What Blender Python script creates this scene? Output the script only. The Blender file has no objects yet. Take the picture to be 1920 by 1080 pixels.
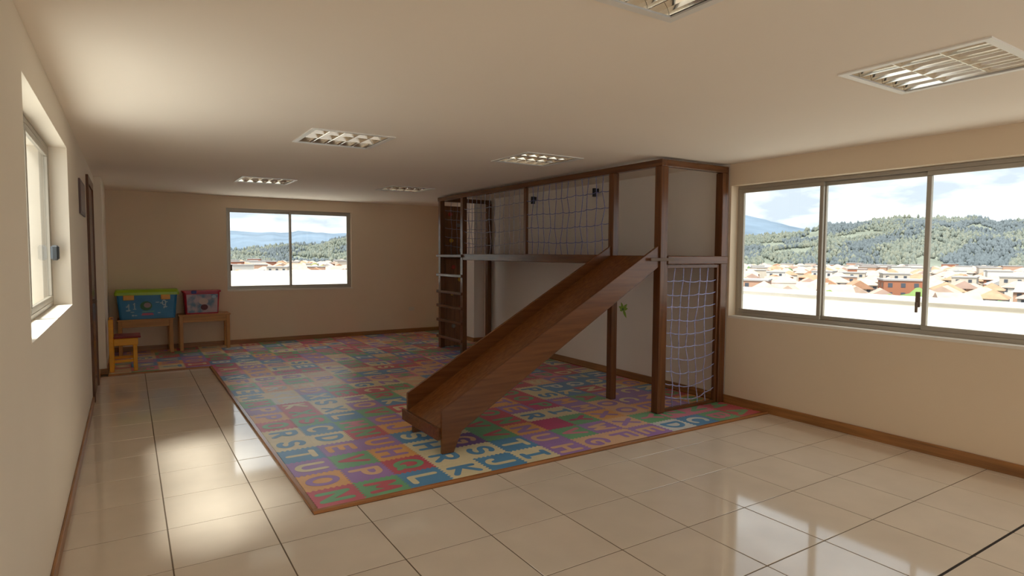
import bpy, bmesh, math, random
from mathutils import Vector, Matrix, noise
random.seed(7)
S = bpy.context.scene
C = S.collection

# ------------------------------------------------------------------ camera
CAM = Vector((0.0, 0.0, 1.5))
YAW, PITCH, ROLL, FPX = 0.5661, 0.0567, 0.0054, 1133.6
fw = Vector((math.sin(YAW)*math.cos(PITCH), math.cos(YAW)*math.cos(PITCH), -math.sin(PITCH)))
rt = Vector((math.cos(YAW), -math.sin(YAW), 0)); up = rt.cross(fw)
r2 = math.cos(ROLL)*rt + math.sin(ROLL)*up; u2 = -math.sin(ROLL)*rt + math.cos(ROLL)*up
cd = bpy.data.cameras.new('camera'); cam = bpy.data.objects.new('camera', cd); C.objects.link(cam)
cam.matrix_world = Matrix(((r2.x, u2.x, -fw.x, CAM.x), (r2.y, u2.y, -fw.y, CAM.y), (r2.z, u2.z, -fw.z, CAM.z), (0, 0, 0, 1)))
cd.sensor_width = 36; cd.lens = FPX/1920*36; cd.clip_start = 0.02; cd.clip_end = 20000
S.camera = cam

# ------------------------------------------------------------------ sky, sun, exposure
SKY_STRENGTH = 0.72
SUN_STRENGTH = 2.25
W = bpy.data.worlds.new('sky'); S.world = W; W.use_nodes = True
nt = W.node_tree; N = nt.nodes; L = nt.links; N.clear()
wo = N.new('ShaderNodeOutputWorld'); bg = N.new('ShaderNodeBackground'); tc = N.new('ShaderNodeTexCoord')
mp = N.new('ShaderNodeMapping'); mp.inputs['Scale'].default_value = (1.0, 1.0, 3.6); mp.inputs['Location'].default_value = (0.35, 0.1, 0.22)
nz = N.new('ShaderNodeTexNoise'); nz.inputs['Scale'].default_value = 5.2; nz.inputs['Detail'].default_value = 9; nz.inputs['Roughness'].default_value = 0.55
rp = N.new('ShaderNodeValToRGB'); rp.color_ramp.elements[0].position = 0.40; rp.color_ramp.elements[0].color = (0.31, 0.345, 0.39, 1)
rp.color_ramp.elements[1].position = 0.60; rp.color_ramp.elements[1].color = (0.86, 0.86, 0.85, 1)
e = rp.color_ramp.elements.new(0.50); e.color = (0.495, 0.515, 0.545, 1)
L.new(tc.outputs['Generated'], mp.inputs['Vector']); L.new(mp.outputs['Vector'], nz.inputs['Vector'])
L.new(nz.outputs['Fac'], rp.inputs['Fac']); L.new(rp.outputs['Color'], bg.inputs['Color'])
bg.inputs['Strength'].default_value = SKY_STRENGTH; L.new(bg.outputs['Background'], wo.inputs['Surface'])

sd = bpy.data.lights.new('sun', 'SUN'); sd.energy = SUN_STRENGTH; sd.angle = math.radians(17.0); sd.color = (1.0, 0.965, 0.90)
sun = bpy.data.objects.new('sun', sd); C.objects.link(sun)
sun.rotation_euler = Vector((0.42, 0.20, -0.88)).to_track_quat('-Z', 'Y').to_euler(); sun.location = (-8, -4, 20)

vs = S.view_settings; vs.view_transform = 'Standard'; vs.look = 'None'; vs.gamma = 1; vs.use_curve_mapping = False
vs.exposure = 2.0
try:
    cy = S.cycles; cy.max_bounces = 14; cy.diffuse_bounces = 11; cy.glossy_bounces = 5; cy.transparent_max_bounces = 12
    cy.transmission_bounces = 6; cy.sample_clamp_indirect = 12; cy.caustics_reflective = False; cy.caustics_refractive = False
    cy.use_denoising = True
except Exception: pass

# ------------------------------------------------------------------ materials
MATS = {}
def mat(name, col, rough=0.5, spec=0.5, metal=0.0, var=0.0, vscale=(4, 4, 4), bump=0.0, bscale=60, coat=0.0, detail=4):
    if name in MATS: return MATS[name]
    m = bpy.data.materials.new(name); m.use_nodes = True
    n = m.node_tree.nodes; l = m.node_tree.links; b = n['Principled BSDF']
    b.inputs['Base Color'].default_value = (*col, 1); b.inputs['Roughness'].default_value = rough
    b.inputs['Specular IOR Level'].default_value = spec; b.inputs['Metallic'].default_value = metal
    b.inputs['Coat Weight'].default_value = coat; b.inputs['Coat Roughness'].default_value = 0.08
    if var or bump:
        t = n.new('ShaderNodeTexCoord')
    if var:
        mpp = n.new('ShaderNodeMapping'); mpp.inputs['Scale'].default_value = vscale
        nn = n.new('ShaderNodeTexNoise'); nn.inputs['Scale'].default_value = 1.0; nn.inputs['Detail'].default_value = detail
        oi = n.new('ShaderNodeObjectInfo'); ad = n.new('ShaderNodeVectorMath'); ad.operation = 'ADD'
        sc = n.new('ShaderNodeVectorMath'); sc.operation = 'SCALE'; sc.inputs['Scale'].default_value = 3.7
        l.new(oi.outputs['Location'], sc.inputs[0]); l.new(t.outputs['Object'], mpp.inputs['Vector'])
        l.new(mpp.outputs['Vector'], ad.inputs[0]); l.new(sc.outputs[0], ad.inputs[1]); l.new(ad.outputs[0], nn.inputs['Vector'])
        cr = n.new('ShaderNodeValToRGB'); cr.color_ramp.elements[0].position = 0.3; cr.color_ramp.elements[1].position = 0.72
        cr.color_ramp.elements[0].color = (*[c*(1-var) for c in col], 1); cr.color_ramp.elements[1].color = (*[min(1, c*(1+var)) for c in col], 1)
        l.new(nn.outputs['Fac'], cr.inputs['Fac']); l.new(cr.outputs['Color'], b.inputs['Base Color'])
    if bump:
        bn = n.new('ShaderNodeTexNoise'); bn.inputs['Scale'].default_value = bscale; bn.inputs['Detail'].default_value = 3
        bp = n.new('ShaderNodeBump'); bp.inputs['Strength'].default_value = bump; bp.inputs['Distance'].default_value = 0.01
        l.new(t.outputs['Object'], bn.inputs['Vector']); l.new(bn.outputs['Fac'], bp.inputs['Height']); l.new(bp.outputs['Normal'], b.inputs['Normal'])
    MATS[name] = m; return m

PAINTL = mat('wall_paint_skylit', (0.82, 0.74, 0.625), 0.75, 0.3, var=0.03, vscale=(.8, .8, .8), bump=0.04, bscale=90)  # same paint as the other walls, cooler skylight tint mixed into the colour
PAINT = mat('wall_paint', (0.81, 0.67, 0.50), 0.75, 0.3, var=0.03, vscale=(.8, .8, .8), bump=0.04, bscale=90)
PAINTW = mat('pale_wall_tone', (0.88, 0.81, 0.73), 0.75, 0.3, var=0.03, vscale=(.8, .8, .8), bump=0.04, bscale=90)  # paler tone for the play end of the right wall and its column
CEIL = mat('ceiling_paint', (0.91, 0.825, 0.725), 0.85, 0.2, var=0.02, vscale=(.6, .6, .6))
WHITE = mat('exterior_white', (0.92, 0.92, 0.90), 0.8, 0.2, var=0.03)
COPING = mat('coping_grey', (0.70, 0.70, 0.69), 0.8, 0.2)
ROOFD = mat('terrace_concrete', (0.80, 0.79, 0.76), 0.9, 0.1, var=0.05, vscale=(.7, .7, .7))
CER = mat('ceramic_tile', (0.77, 0.675, 0.56), 0.07, 1.0, var=0.05, vscale=(3, 3, 3), detail=6)
GROUT = mat('grout', (0.17, 0.13, 0.095), 0.9, 0.1)
JOINT = mat('dark_joint', (0.05, 0.04, 0.035), 0.8, 0.1)
def wood(tag, col, rough, var, ax):
    v = [38, 38, 38]; v['xyz'.index(ax)] = 2.2
    return mat('%s_grain_%s' % (tag, ax), col, rough, 0.5, var=var, vscale=tuple(v), detail=5)
def DW(ax): return wood('brown_varnished_wood', (0.138, 0.050, 0.0165), 0.27, 0.30, ax)
def BW(ax): return wood('baseboard_wood', (0.33, 0.15, 0.045), 0.35, 0.35, ax)
def TW(ax): return wood('pine_wood', (0.50, 0.235, 0.06), 0.40, 0.22, ax)
YEL = mat('yellow_painted_wood', (0.82, 0.38, 0.018), 0.4, 0.5, var=0.08, vscale=(6, 6, 20))
RED = mat('dark_red_painted_wood', (0.22, 0.012, 0.012), 0.45, 0.4)
ALU = mat('bronze_aluminium', (0.42, 0.375, 0.31), 0.38, 0.5, metal=0.35)
ALUD = mat('dark_aluminium', (0.17, 0.15, 0.13), 0.4, 0.5, metal=0.3)
LOUV = mat('polished_louver', (0.86, 0.83, 0.77), 0.14, 0.5, metal=1.0)
LAMPW = mat('white_lamp_frame', (0.85, 0.83, 0.79), 0.35, 0.5)
STEEL = mat('brown_steel', (0.16, 0.11, 0.08), 0.55, 0.3, metal=0.0)
BLACK = mat('black_plastic', (0.015, 0.015, 0.018), 0.4, 0.5)
GREYP = mat('grey_plastic', (0.05, 0.055, 0.06), 0.4, 0.5)
IVORY = mat('ivory_plastic', (0.72, 0.66, 0.55), 0.35, 0.5)
ROPE = mat('blue_rope', (0.22, 0.23, 0.44), 0.8, 0.2, var=0.3, vscale=(40, 40, 40))
ROPEW = mat('pale_rope', (0.40, 0.40, 0.50), 0.8, 0.2, var=0.3, vscale=(40, 40, 40))
ROPEB = mat('light_blue_rope', (0.38, 0.40, 0.66), 0.8, 0.2, var=0.3, vscale=(40, 40, 40))
def glass_mat():
    m = bpy.data.materials.new('window_glass'); m.use_nodes = True
    n = m.node_tree.nodes; l = m.node_tree.links; n.clear()
    o = n.new('ShaderNodeOutputMaterial'); t = n.new('ShaderNodeBsdfTransparent'); g = n.new('ShaderNodeBsdfGlossy')
    g.inputs['Roughness'].default_value = 0.02; t.inputs['Color'].default_value = (0.95, 0.97, 0.96, 1)
    f = n.new('ShaderNodeFresnel'); f.inputs['IOR'].default_value = 1.45; x = n.new('ShaderNodeMixShader')
    ge = n.new('ShaderNodeNewGeometry'); iv = n.new('ShaderNodeMath'); iv.operation = 'SUBTRACT'; iv.inputs[0].default_value = 1.0
    mu = n.new('ShaderNodeMath'); mu.operation = 'MULTIPLY'          # reflect on the outer side of each pane face only
    l.new(ge.outputs['Backfacing'], iv.inputs[1]); l.new(iv.outputs[0], mu.inputs[0]); l.new(f.outputs[0], mu.inputs[1])
    l.new(mu.outputs[0], x.inputs[0]); l.new(t.outputs[0], x.inputs[1]); l.new(g.outputs[0], x.inputs[2]); l.new(x.outputs[0], o.inputs['Surface'])
    return m
GLASS = glass_mat()

# ------------------------------------------------------------------ builders
def link(o, parent=None):
    C.objects.link(o)
    if parent is not None: o.parent = parent
    return o
def tag(o, label=None, cat=None, group=None, kind=None):
    if label: o['label'] = label
    if cat: o['category'] = cat
    if group: o['group'] = group
    if kind: o['kind'] = kind
    return o
def empty(name, loc, label=None, cat=None, group=None, kind=None, rz=0.0):
    o = bpy.data.objects.new(name, None); o.empty_display_size = 0.1; C.objects.link(o)
    o.location = loc; o.rotation_euler = (0, 0, rz)
    return tag(o, label, cat, group, kind)
def mobj(name, verts, faces, m, parent=None, loc=None, smooth=False, mis=None):
    me = bpy.data.meshes.new(name); me.from_pydata([tuple(v) for v in verts], [], faces)
    for mm in (m if isinstance(m, (list, tuple)) else [m]): me.materials.append(mm)
    if mis:
        for p, i in zip(me.polygons, mis): p.material_index = i
    if smooth:
        for p in me.polygons: p.use_smooth = True
    me.update()
    o = bpy.data.objects.new(name, me); link(o, parent)
    if loc is not None: o.location = loc
    return o
BF = [(0, 3, 2, 1), (4, 5, 6, 7), (0, 1, 5, 4), (1, 2, 6, 5), (2, 3, 7, 6), (3, 0, 4, 7)]
def bverts(x0, x1, y0, y1, z0, z1):
    return [(x0, y0, z0), (x1, y0, z0), (x1, y1, z0), (x0, y1, z0), (x0, y0, z1), (x1, y0, z1), (x1, y1, z1), (x0, y1, z1)]
def bevel_mesh(me, w, seg=1):
    bm = bmesh.new(); bm.from_mesh(me)
    bmesh.ops.bevel(bm, geom=bm.edges[:], offset=w, segments=seg, affect='EDGES', profile=0.5, clamp_overlap=True)
    bm.to_mesh(me); bm.free()
def wloc(o):
    v = Vector(o.location)
    p = o.parent
    while p is not None: v = v + p.location; p = p.parent
    return v
def box(name, x0, x1, y0, y1, z0, z1, m, parent=None, bev=0.0):
    c = Vector(((x0+x1)/2, (y0+y1)/2, (z0+z1)/2))
    o = mobj(name, bverts(x0-c.x, x1-c.x, y0-c.y, y1-c.y, z0-c.z, z1-c.z), BF, m, parent)
    if bev: bevel_mesh(o.data, bev)
    o.location = c - (wloc(parent) if parent else Vector((0, 0, 0)))
    return o
def boxes(name, lst, m, parent=None):
    v = []; f = []
    for b in lst:
        k = len(v); v += bverts(*b); f += [tuple(i+k for i in q) for q in BF]
    c = Vector((sum(p[i] for p in v)/len(v) for i in range(3)))
    o = mobj(name, [Vector(p)-c for p in v], f, m, parent)
    o.location = c - (wloc(parent) if parent else Vector((0, 0, 0)))
    return o
def prism_y(name, poly, y0, y1, m, parent=None, bev=0.0):
    """poly of (x,z) extruded along y"""
    n = len(poly); c = Vector((sum(p[0] for p in poly)/n, (y0+y1)/2, sum(p[1] for p in poly)/n))
    v = [(x-c.x, y0-c.y, z-c.z) for x, z in poly] + [(x-c.x, y1-c.y, z-c.z) for x, z in poly]
    f = [tuple(range(n)), tuple(range(2*n-1, n-1, -1))] + [(i, i+n, (i+1) % n+n, (i+1) % n) for i in range(n)]
    o = mobj(name, v, f, m, parent)
    bm = bmesh.new(); bm.from_mesh(o.data); bmesh.ops.recalc_face_normals(bm, faces=bm.faces); bm.to_mesh(o.data); bm.free()
    if bev: bevel_mesh(o.data, bev)
    o.location = c - (wloc(parent) if parent else Vector((0, 0, 0)))
    return o
def tube(pts, r, n=5):
    """list of 3d points -> verts, faces of a tube"""
    v = []; f = []; P = [Vector(p) for p in pts]
    for i, p in enumerate(P):
        d = (P[min(i+1, len(P)-1)]-P[max(i-1, 0)]).normalized()
        a = d.cross(Vector((0.31, 0.52, 0.79))).normalized(); b = d.cross(a)
        for k in range(n):
            t = 2*math.pi*k/n; v.append(p+a*math.cos(t)*r+b*math.sin(t)*r)
    for i in range(len(P)-1):
        for k in range(n):
            f.append((i*n+k, i*n+(k+1) % n, (i+1)*n+(k+1) % n, (i+1)*n+k))
    f.append(tuple(range(n-1, -1, -1))); f.append(tuple(range((len(P)-1)*n, len(P)*n)))
    return v, f
def merge(parts):
    V = []; F = []
    for v, f in parts:
        k = len(V); V += list(v); F += [tuple(i+k for i in q) for q in f]
    return V, F

# ------------------------------------------------------------------ room dimensions (metres)
XL, XR, YB, ZC, YF = -0.3254, 5.0935, 10.6425, 2.3987, -2.9
T = 0.22
def wall(name, axis, a, b, u0, u1, openings, z1=ZC+0.12, m=None):
    """wall slab between a and b across 'axis', along the other; openings (u0,u1,z0,z1)"""
    L_ = []; cur = u0
    for (o0, o1, q0, q1) in sorted(openings):
        L_.append((cur, o0, -0.25, z1)); L_.append((o0, o1, -0.25, q0)); L_.append((o0, o1, q1, z1)); cur = o1
    L_.append((cur, u1, -0.25, z1))
    bl = [(min(a, b), max(a, b), p, q, s, t) if axis == 'x' else (p, q, min(a, b), max(a, b), s, t) for p, q, s, t in L_]
    return tag(boxes(name, bl, m or PAINT), kind='structure')
WR = (0.52, 3.95, 0.89, 2.185); WR_ADDED = (-2.55, -0.35, 0.89, 2.185)  # second opening added out of view to let in more light
WBk = (1.345, 3.37, 0.885, 2.21); WL = (3.0, 5.06, 1.135, 2.19); DOOR = (7.22, 8.22, -0.0, 2.2)
wall('wall_right', 'x', XR, XR+T, YF-T, 3.972, [WR, WR_ADDED])
wall('wall_right_play', 'x', XR, XR+T, 3.972, YB+T, [], m=PAINTW)
wall('wall_back', 'y', YB, YB+T, XL, XR, [WBk])
wall('wall_left', 'x', XL-T, XL, YF-T, YB+T, [WL], m=PAINTL)
WF_ADDED = (0.2, 4.8, 0.03, 2.25)  # unseen opening added behind the camera to brighten the room
wall('wall_front', 'y', YF-T, YF, XL, XR, [WF_ADDED])
tag(box('wall_left_pier', XL, -0.25, 8.85, YB, 0, ZC, PAINTL), kind='structure')
tag(box('wall_right_column', 4.90, XR, 8.90, 9.30, 0, ZC, PAINTW), kind='structure')

# ceiling with square openings for the recessed lamps
LAMPS = [(1.47, 1.37), (3.32, 1.40), (1.465, 4.81), (3.315, 4.79), (1.48, 8.09), (3.31, 8.02)]
HS = 0.295
xs = sorted({XL, XR} | {x+s*HS for x, y in LAMPS for s in (-1, 1)}); ys = sorted({YF, YB} | {y+s*HS for x, y in LAMPS for s in (-1, 1)})
cv = []; cf = []
for i in range(len(xs)-1):
    for j in range(len(ys)-1):
        mx, my = (xs[i]+xs[i+1])/2, (ys[j]+ys[j+1])/2
        if any(abs(mx-x) < HS and abs(my-y) < HS for x, y in LAMPS): continue
        k = len(cv); cv += [(xs[i], ys[j], ZC), (xs[i+1], ys[j], ZC), (xs[i+1], ys[j+1], ZC), (xs[i], ys[j+1], ZC)]; cf.append((k, k+3, k+2, k+1))
k = len(cv); cv += bverts(XL-T, XR+T, YF-T, YB+T, ZC+0.125, ZC+0.30); cf += [tuple(i+k for i in q) for q in BF]
tag(mobj('ceiling', cv, cf, CEIL), kind='structure')

# ------------------------------------------------------------------ floor: grout bed and ceramic tiles
floor = tag(box('floor', XL-T, XR+T, YF-T, YB+T, -0.25, -0.002, GROUT), kind='structure')
GX0, GDX, GY0, GDY, GAP = 0.145, 0.4855, 3.2022, 0.4894, 0.0030
tile_cache = {}
def floor_tile(x0, x1, y0, y1):
    w, h = round(x1-x0, 4), round(y1-y0, 4)
    if w < 0.02 or h < 0.02: return
    key = (w, h)
    if key not in tile_cache:
        b = 0.0015; z = -0.0019
        v = [(-w/2, -h/2, z), (w/2, -h/2, z), (w/2, h/2, z), (-w/2, h/2, z), (-w/2+b, -h/2+b, 0), (w/2-b, -h/2+b, 0), (w/2-b, h/2-b, 0), (-w/2+b, h/2-b, 0)]
        me = bpy.data.meshes.new('floor_tile'); me.from_pydata(v, [], BF[1:]); me.materials.append(CER); me.update(); tile_cache[key] = me
    o = bpy.data.objects.new('floor_tile', tile_cache[key]); link(o, floor)
    o.location = Vector(((x0+x1)/2, (y0+y1)/2, 0))-floor.location
    o.rotation_euler = (random.uniform(-1, 1)*0.0010, random.uniform(-1, 1)*0.0010, 0)
MX0, MY0, MPX, MPY, STEP = 0.895, 3.49, 0.2965, 0.29708, 8.70
for i in range(-1, 11):
    for j in range(-13, 12):
        x0, x1 = GX0+(i-0)*GDX, GX0+(i+1)*GDX; y0, y1 = GY0+j*GDY, GY0+(j+1)*GDY
        gx0, gx1, gy0, gy1 = x0+GAP, x1-GAP, y0+GAP, y1-GAP
        if j == -4: gy0 += 0.007
        gx0, gx1, gy0, gy1 = max(gx0, XL+0.002), min(gx1, XR-0.002), max(gy0, YF+0.002), gy1
        if gy0 >= 3.46:
            gx1 = min(gx1, MX0-0.03); gy1 = min(gy1, STEP-0.03)
            if gx1-gx0 > 0.02 and gy1-gy0 > 0.02: floor_tile(gx0, gx1, gy0, gy1)
        elif gy1 > 3.46:                               # row cut by the front rail
            if gx1 <= MX0-0.03: floor_tile(gx0, gx1, gy0, gy1)
            elif gx0 >= MX0-0.03: floor_tile(gx0, gx1, gy0, 3.458)
            else:
                floor_tile(gx0, gx1, gy0, 3.458); floor_tile(gx0, MX0-0.032, 3.458, gy1)
        else: floor_tile(gx0, gx1, gy0, gy1)
tag(box('trim_1', XL+0.02, XR-0.02, GY0-4*GDY-0.006, GY0-4*GDY+0.008, -0.002, -0.0005, JOINT), kind='structure')

# baseboards and wood rails round the mat
def bb(name, *a): return tag(box(name, *a, bev=0.003), kind='structure')
bb('baseboard_left', XL, XL+0.016, YF, 7.18, 0, 0.07, BW('y'))
bb('baseboard_left_far', XL, XL+0.016, 8.29, 8.834, 0, 0.07, BW('y'))
bb('baseboard_pier_front', XL, -0.234, 8.834, 8.85, 0, 0.07, BW('x'))
bb('baseboard_pier_side', -0.25, -0.234, 8.85, YB-0.016, 0, 0.07, BW('y'))
bb('baseboard_back', -0.25, XR, YB-0.016, YB, 0, 0.08, BW('x'))
bb('baseboard_right', XR-0.018, XR, YF, 8.884, 0, 0.085, BW('y'))
bb('baseboard_column_front', 4.884, XR-0.018, 8.884, 8.90, 0, 0.08, BW('x'))
bb('baseboard_column_side', 4.884, 4.90, 8.90, 9.30, 0, 0.08, BW('y'))
bb('baseboard_right_far', XR-0.018, XR, 9.30, YB-0.016, 0, 0.085, BW('y'))
bb('baseboard_front', XL+0.016, XR-0.018, YF, YF+0.016, 0, 0.08, BW('x'))
RW = lambda ax: wood('mat_rail_wood', (0.36, 0.15, 0.05), 0.22, 0.3, ax)
bb('trim_2', MX0-0.032, XR-0.018, 3.46, MY0, -0.001, 0.020, RW('x'))
bb('trim_3', MX0-0.032, MX0, MY0, STEP, -0.001, 0.020, RW('y'))
bb('trim_4', -0.234, MX0-0.032, STEP-0.03, STEP, -0.001, 0.020, RW('x'))
bb('trim_5', XR-0.05, XR-0.018, MY0, 8.884, -0.001, 0.012, RW('y'))

# ------------------------------------------------------------------ windows
def window(name, axis, wp, frame, mulls, din, dout, sgn, handle=None, fw_=0.035, bars=()):
    """opening wp=(u0,u1,z0,z1); frame slab from coordinate din (room side) to dout"""
    u0, u1, z0, z1 = wp; mid = (din+dout)/2
    root = empty(name, ((mid, (u0+u1)/2, z0) if axis == 'x' else ((u0+u1)/2, mid, z0)), kind='structure')
    def b(nm, p, q, s, t, d0, d1, m, par=root, bev=0.003):
        d0, d1 = min(d0, d1), max(d0, d1)
        return box(nm, d0, d1, p, q, s, t, m, par, bev) if axis == 'x' else box(nm, p, q, d0, d1, s, t, m, par, bev)
    fr = frame
    b('frame', u0, u1, z0, z0+fr, din, dout, ALU); b('frame', u0, u1, z1-fr, z1, din, dout, ALU)
    b('frame', u0, u0+fr, z0+fr, z1-fr, din, dout, ALU); b('frame', u1-fr, u1, z0+fr, z1-fr, din, dout, ALU)
    us = [u0+fr]+list(mulls)+[u1-fr]
    for i in range(len(us)-1):
        a, c = us[i], us[i+1]
        # alternate panes sit on the inner and the outer track
        e0, e1 = (din, mid) if i % 2 else (mid, dout)
        w = fw_; ov = 0.012
        a2, c2 = (a-(ov if i else 0)), (c+(ov if i < len(us)-2 else 0))
        sash = b('sash', a2, c2, z0+fr, z0+fr+w, e0, e1, ALU)
        b('rail', a2, c2, z1-fr-w, z1-fr, e0, e1, ALU)
        b('stile', a2, a2+w, z0+fr+w, z1-fr-w, e0, e1, ALU); b('stile', c2-w, c2, z0+fr+w, z1-fr-w, e0, e1, ALU)
        em = (e0+e1)/2
        b('pane', a2+w, c2-w, z0+fr+w, z1-fr-w, em-0.002, em+0.002, GLASS, bev=0)
    return root, b
w1, b1 = window('window_1', 'x', WR, 0.035, (1.38, 2.235, 3.075), XR+0.105, XR+0.165, 1)
hr = b1('handle', 2.255, 2.285, 1.10, 1.22, XR+0.085, XR+0.105, STEEL); b1('lever', 2.262, 2.278, 1.06, 1.14, XR+0.065, XR+0.085, STEEL)
w4, b4 = window('window_added_right', 'x', WR_ADDED, 0.035, (-1.45,), XR+0.105, XR+0.165, 1)  # added unseen window, extra daylight from the right
w5, b5 = window('window_added_front', 'y', WF_ADDED, 0.035, (1.35, 2.5, 3.65), YF-0.105, YF-0.165, -1)  # added unseen glass doors, extra daylight from behind the camera
w2, b2 = window('window_2', 'y', WBk, 0.035, (2.34,), YB+0.05, YB+0.10, 1, fw_=0.03)
b2('handle', 1.40, 1.425, 1.20, 1.30, YB+0.03, YB+0.05, STEEL)
w3, b3 = window('window_3', 'x', WL, 0.035, (3.98,), XL-0.10, XL-0.15, -1)
b3('latch', 4.965, 5.02, 1.44, 1.54, XL-0.10, XL-0.055, GREYP, bev=0.012)
tag(box('window_sill_left', XL-0.10, XL+0.003, WL[0]+0.001, WL[1]-0.001, WL[2]+0.0005, WL[2]+0.006, mat('sill_paint', (0.82, 0.76, 0.66), 0.6, 0.3)), kind='structure')
tag(box('window_sill_right', XR-0.006, XR+0.105, WR[0], WR[1], WR[2]-0.02, WR[2]+0.002, mat('sill_paint', (0.8, 0.75, 0.66), 0.6, 0.3)), kind='structure')
tag(box('window_sill_back', WBk[0], WBk[1]+0.02, YB-0.006, YB+0.05, WBk[2]-0.02, WBk[2]+0.002, MATS['sill_paint']), kind='structure')

# door in the left wall
dr = empty('door_1', (XL, 7.72, 0), kind='structure')
box('door_frame', XL, XL+0.022, DOOR[0], DOOR[0]+0.075, 0, 2.25, DW('z'), dr, 0.003)
box('door_frame', XL, XL+0.022, DOOR[1]-0.075, DOOR[1], 0, 2.25, DW('z'), dr, 0.003)
box('door_frame', XL, XL+0.022, DOOR[0]+0.075, DOOR[1]-0.075, 2.17, 2.25, DW('y'), dr, 0.003)
box('door_leaf', XL, XL+0.010, DOOR[0]+0.078, DOOR[1]-0.078, 0.008, 2.167, DW('z'), dr, 0.002)
box('door_knob', XL+0.010, XL+0.055, 7.33, 7.37, 0.98, 1.02, STEEL, dr, 0.008)

# ------------------------------------------------------------------ foam letter mat
matroot = empty('foam_letter_mat', (2.98, 7.0, 0), 'multicoloured foam alphabet puzzle mat with raised letters covering the play area floor', 'mat')
FC = dict(r=(0.66, 0.125, 0.18), g=(0.19, 0.51, 0.27), b=(0.12, 0.35, 0.62), c=(0.86, 0.77, 0.51), p=(0.42, 0.245, 0.60),
          o=(0.88, 0.48, 0.17), e=(0.86, 0.57, 0.36), m=(0.62, 0.075, 0.23), d=(0.21, 0.115, 0.38), k=(0.80, 0.27, 0.39), w=(0.80, 0.82, 0.78))
FN = dict(r='red', g='green', b='blue', c='cream', p='purple', o='orange', e='peach', m='magenta', d='violet', k='pink', w='white')
FM = {k: mat('foam_'+FN[k], v, 0.34, 0.6, var=0.07, vscale=(5, 5, 5), bump=0.06, bscale=300) for k, v in FC.items()}
def edge_pts(n=8, a=0.0075):
    pts = []
    for k in range(n):
        for (q, s) in ((0.10, 1), (0.40, 1), (0.60, -1), (0.90, -1)):
            pts.append(((k+q)/n, s*a))
    return pts
def tile_mesh(w, h, teeth=True):
    z0, z1 = -0.002, 0.010
    if teeth:
        E_ = edge_pts(); p = [(0, 0)]
        p += [(t*w, s) for t, s in E_]; p.append((w, 0)); p += [(w+s, t*h) for t, s in E_]; p.append((w, h))
        p += [(t*w, h+s) for t, s in reversed(E_)]; p.append((0, h)); p += [(s, t*h) for t, s in reversed(E_)]
    else: p = [(0, 0), (w, 0), (w, h), (0, h)]
    n = len(p); cx, cyy = w/2, h/2; gi = 0.0006
    p = [(x-cx, y-cyy) for x, y in p]
    v = [(x*(1-gi/w*2), y*(1-gi/h*2), z0) for x, y in p]+[(x*(1-gi/w*2), y*(1-gi/h*2), z1) for x, y in p]
    sides = [(i, (i+1) % n, (i+1) % n+n, i+n) for i in range(n)]
    if not teeth: return v, [tuple(range(n, 2*n))]+sides
    # toothed rim as a strip of quads round one plain centre quad
    hx, hy = w/2-0.012, h/2-0.012; k = len(v)
    v += [(max(-hx, min(hx, x)), max(-hy, min(hy, y)), z1) for x, y in p]
    rim = []
    for i in range(n):
        j = (i+1) % n; a, b = v[k+i], v[k+j]
        rim.append((n+i, n+j, k+j, k+i) if math.hypot(a[0]-b[0], a[1]-b[1]) > 1e-6 else (n+i, n+j, k+i))
    q = len(v); v += [(-hx, -hy, z1), (hx, -hy, z1), (hx, hy, z1), (-hx, hy, z1)]
    return v, [(q, q+1, q+2, q+3)]+rim+sides
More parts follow.
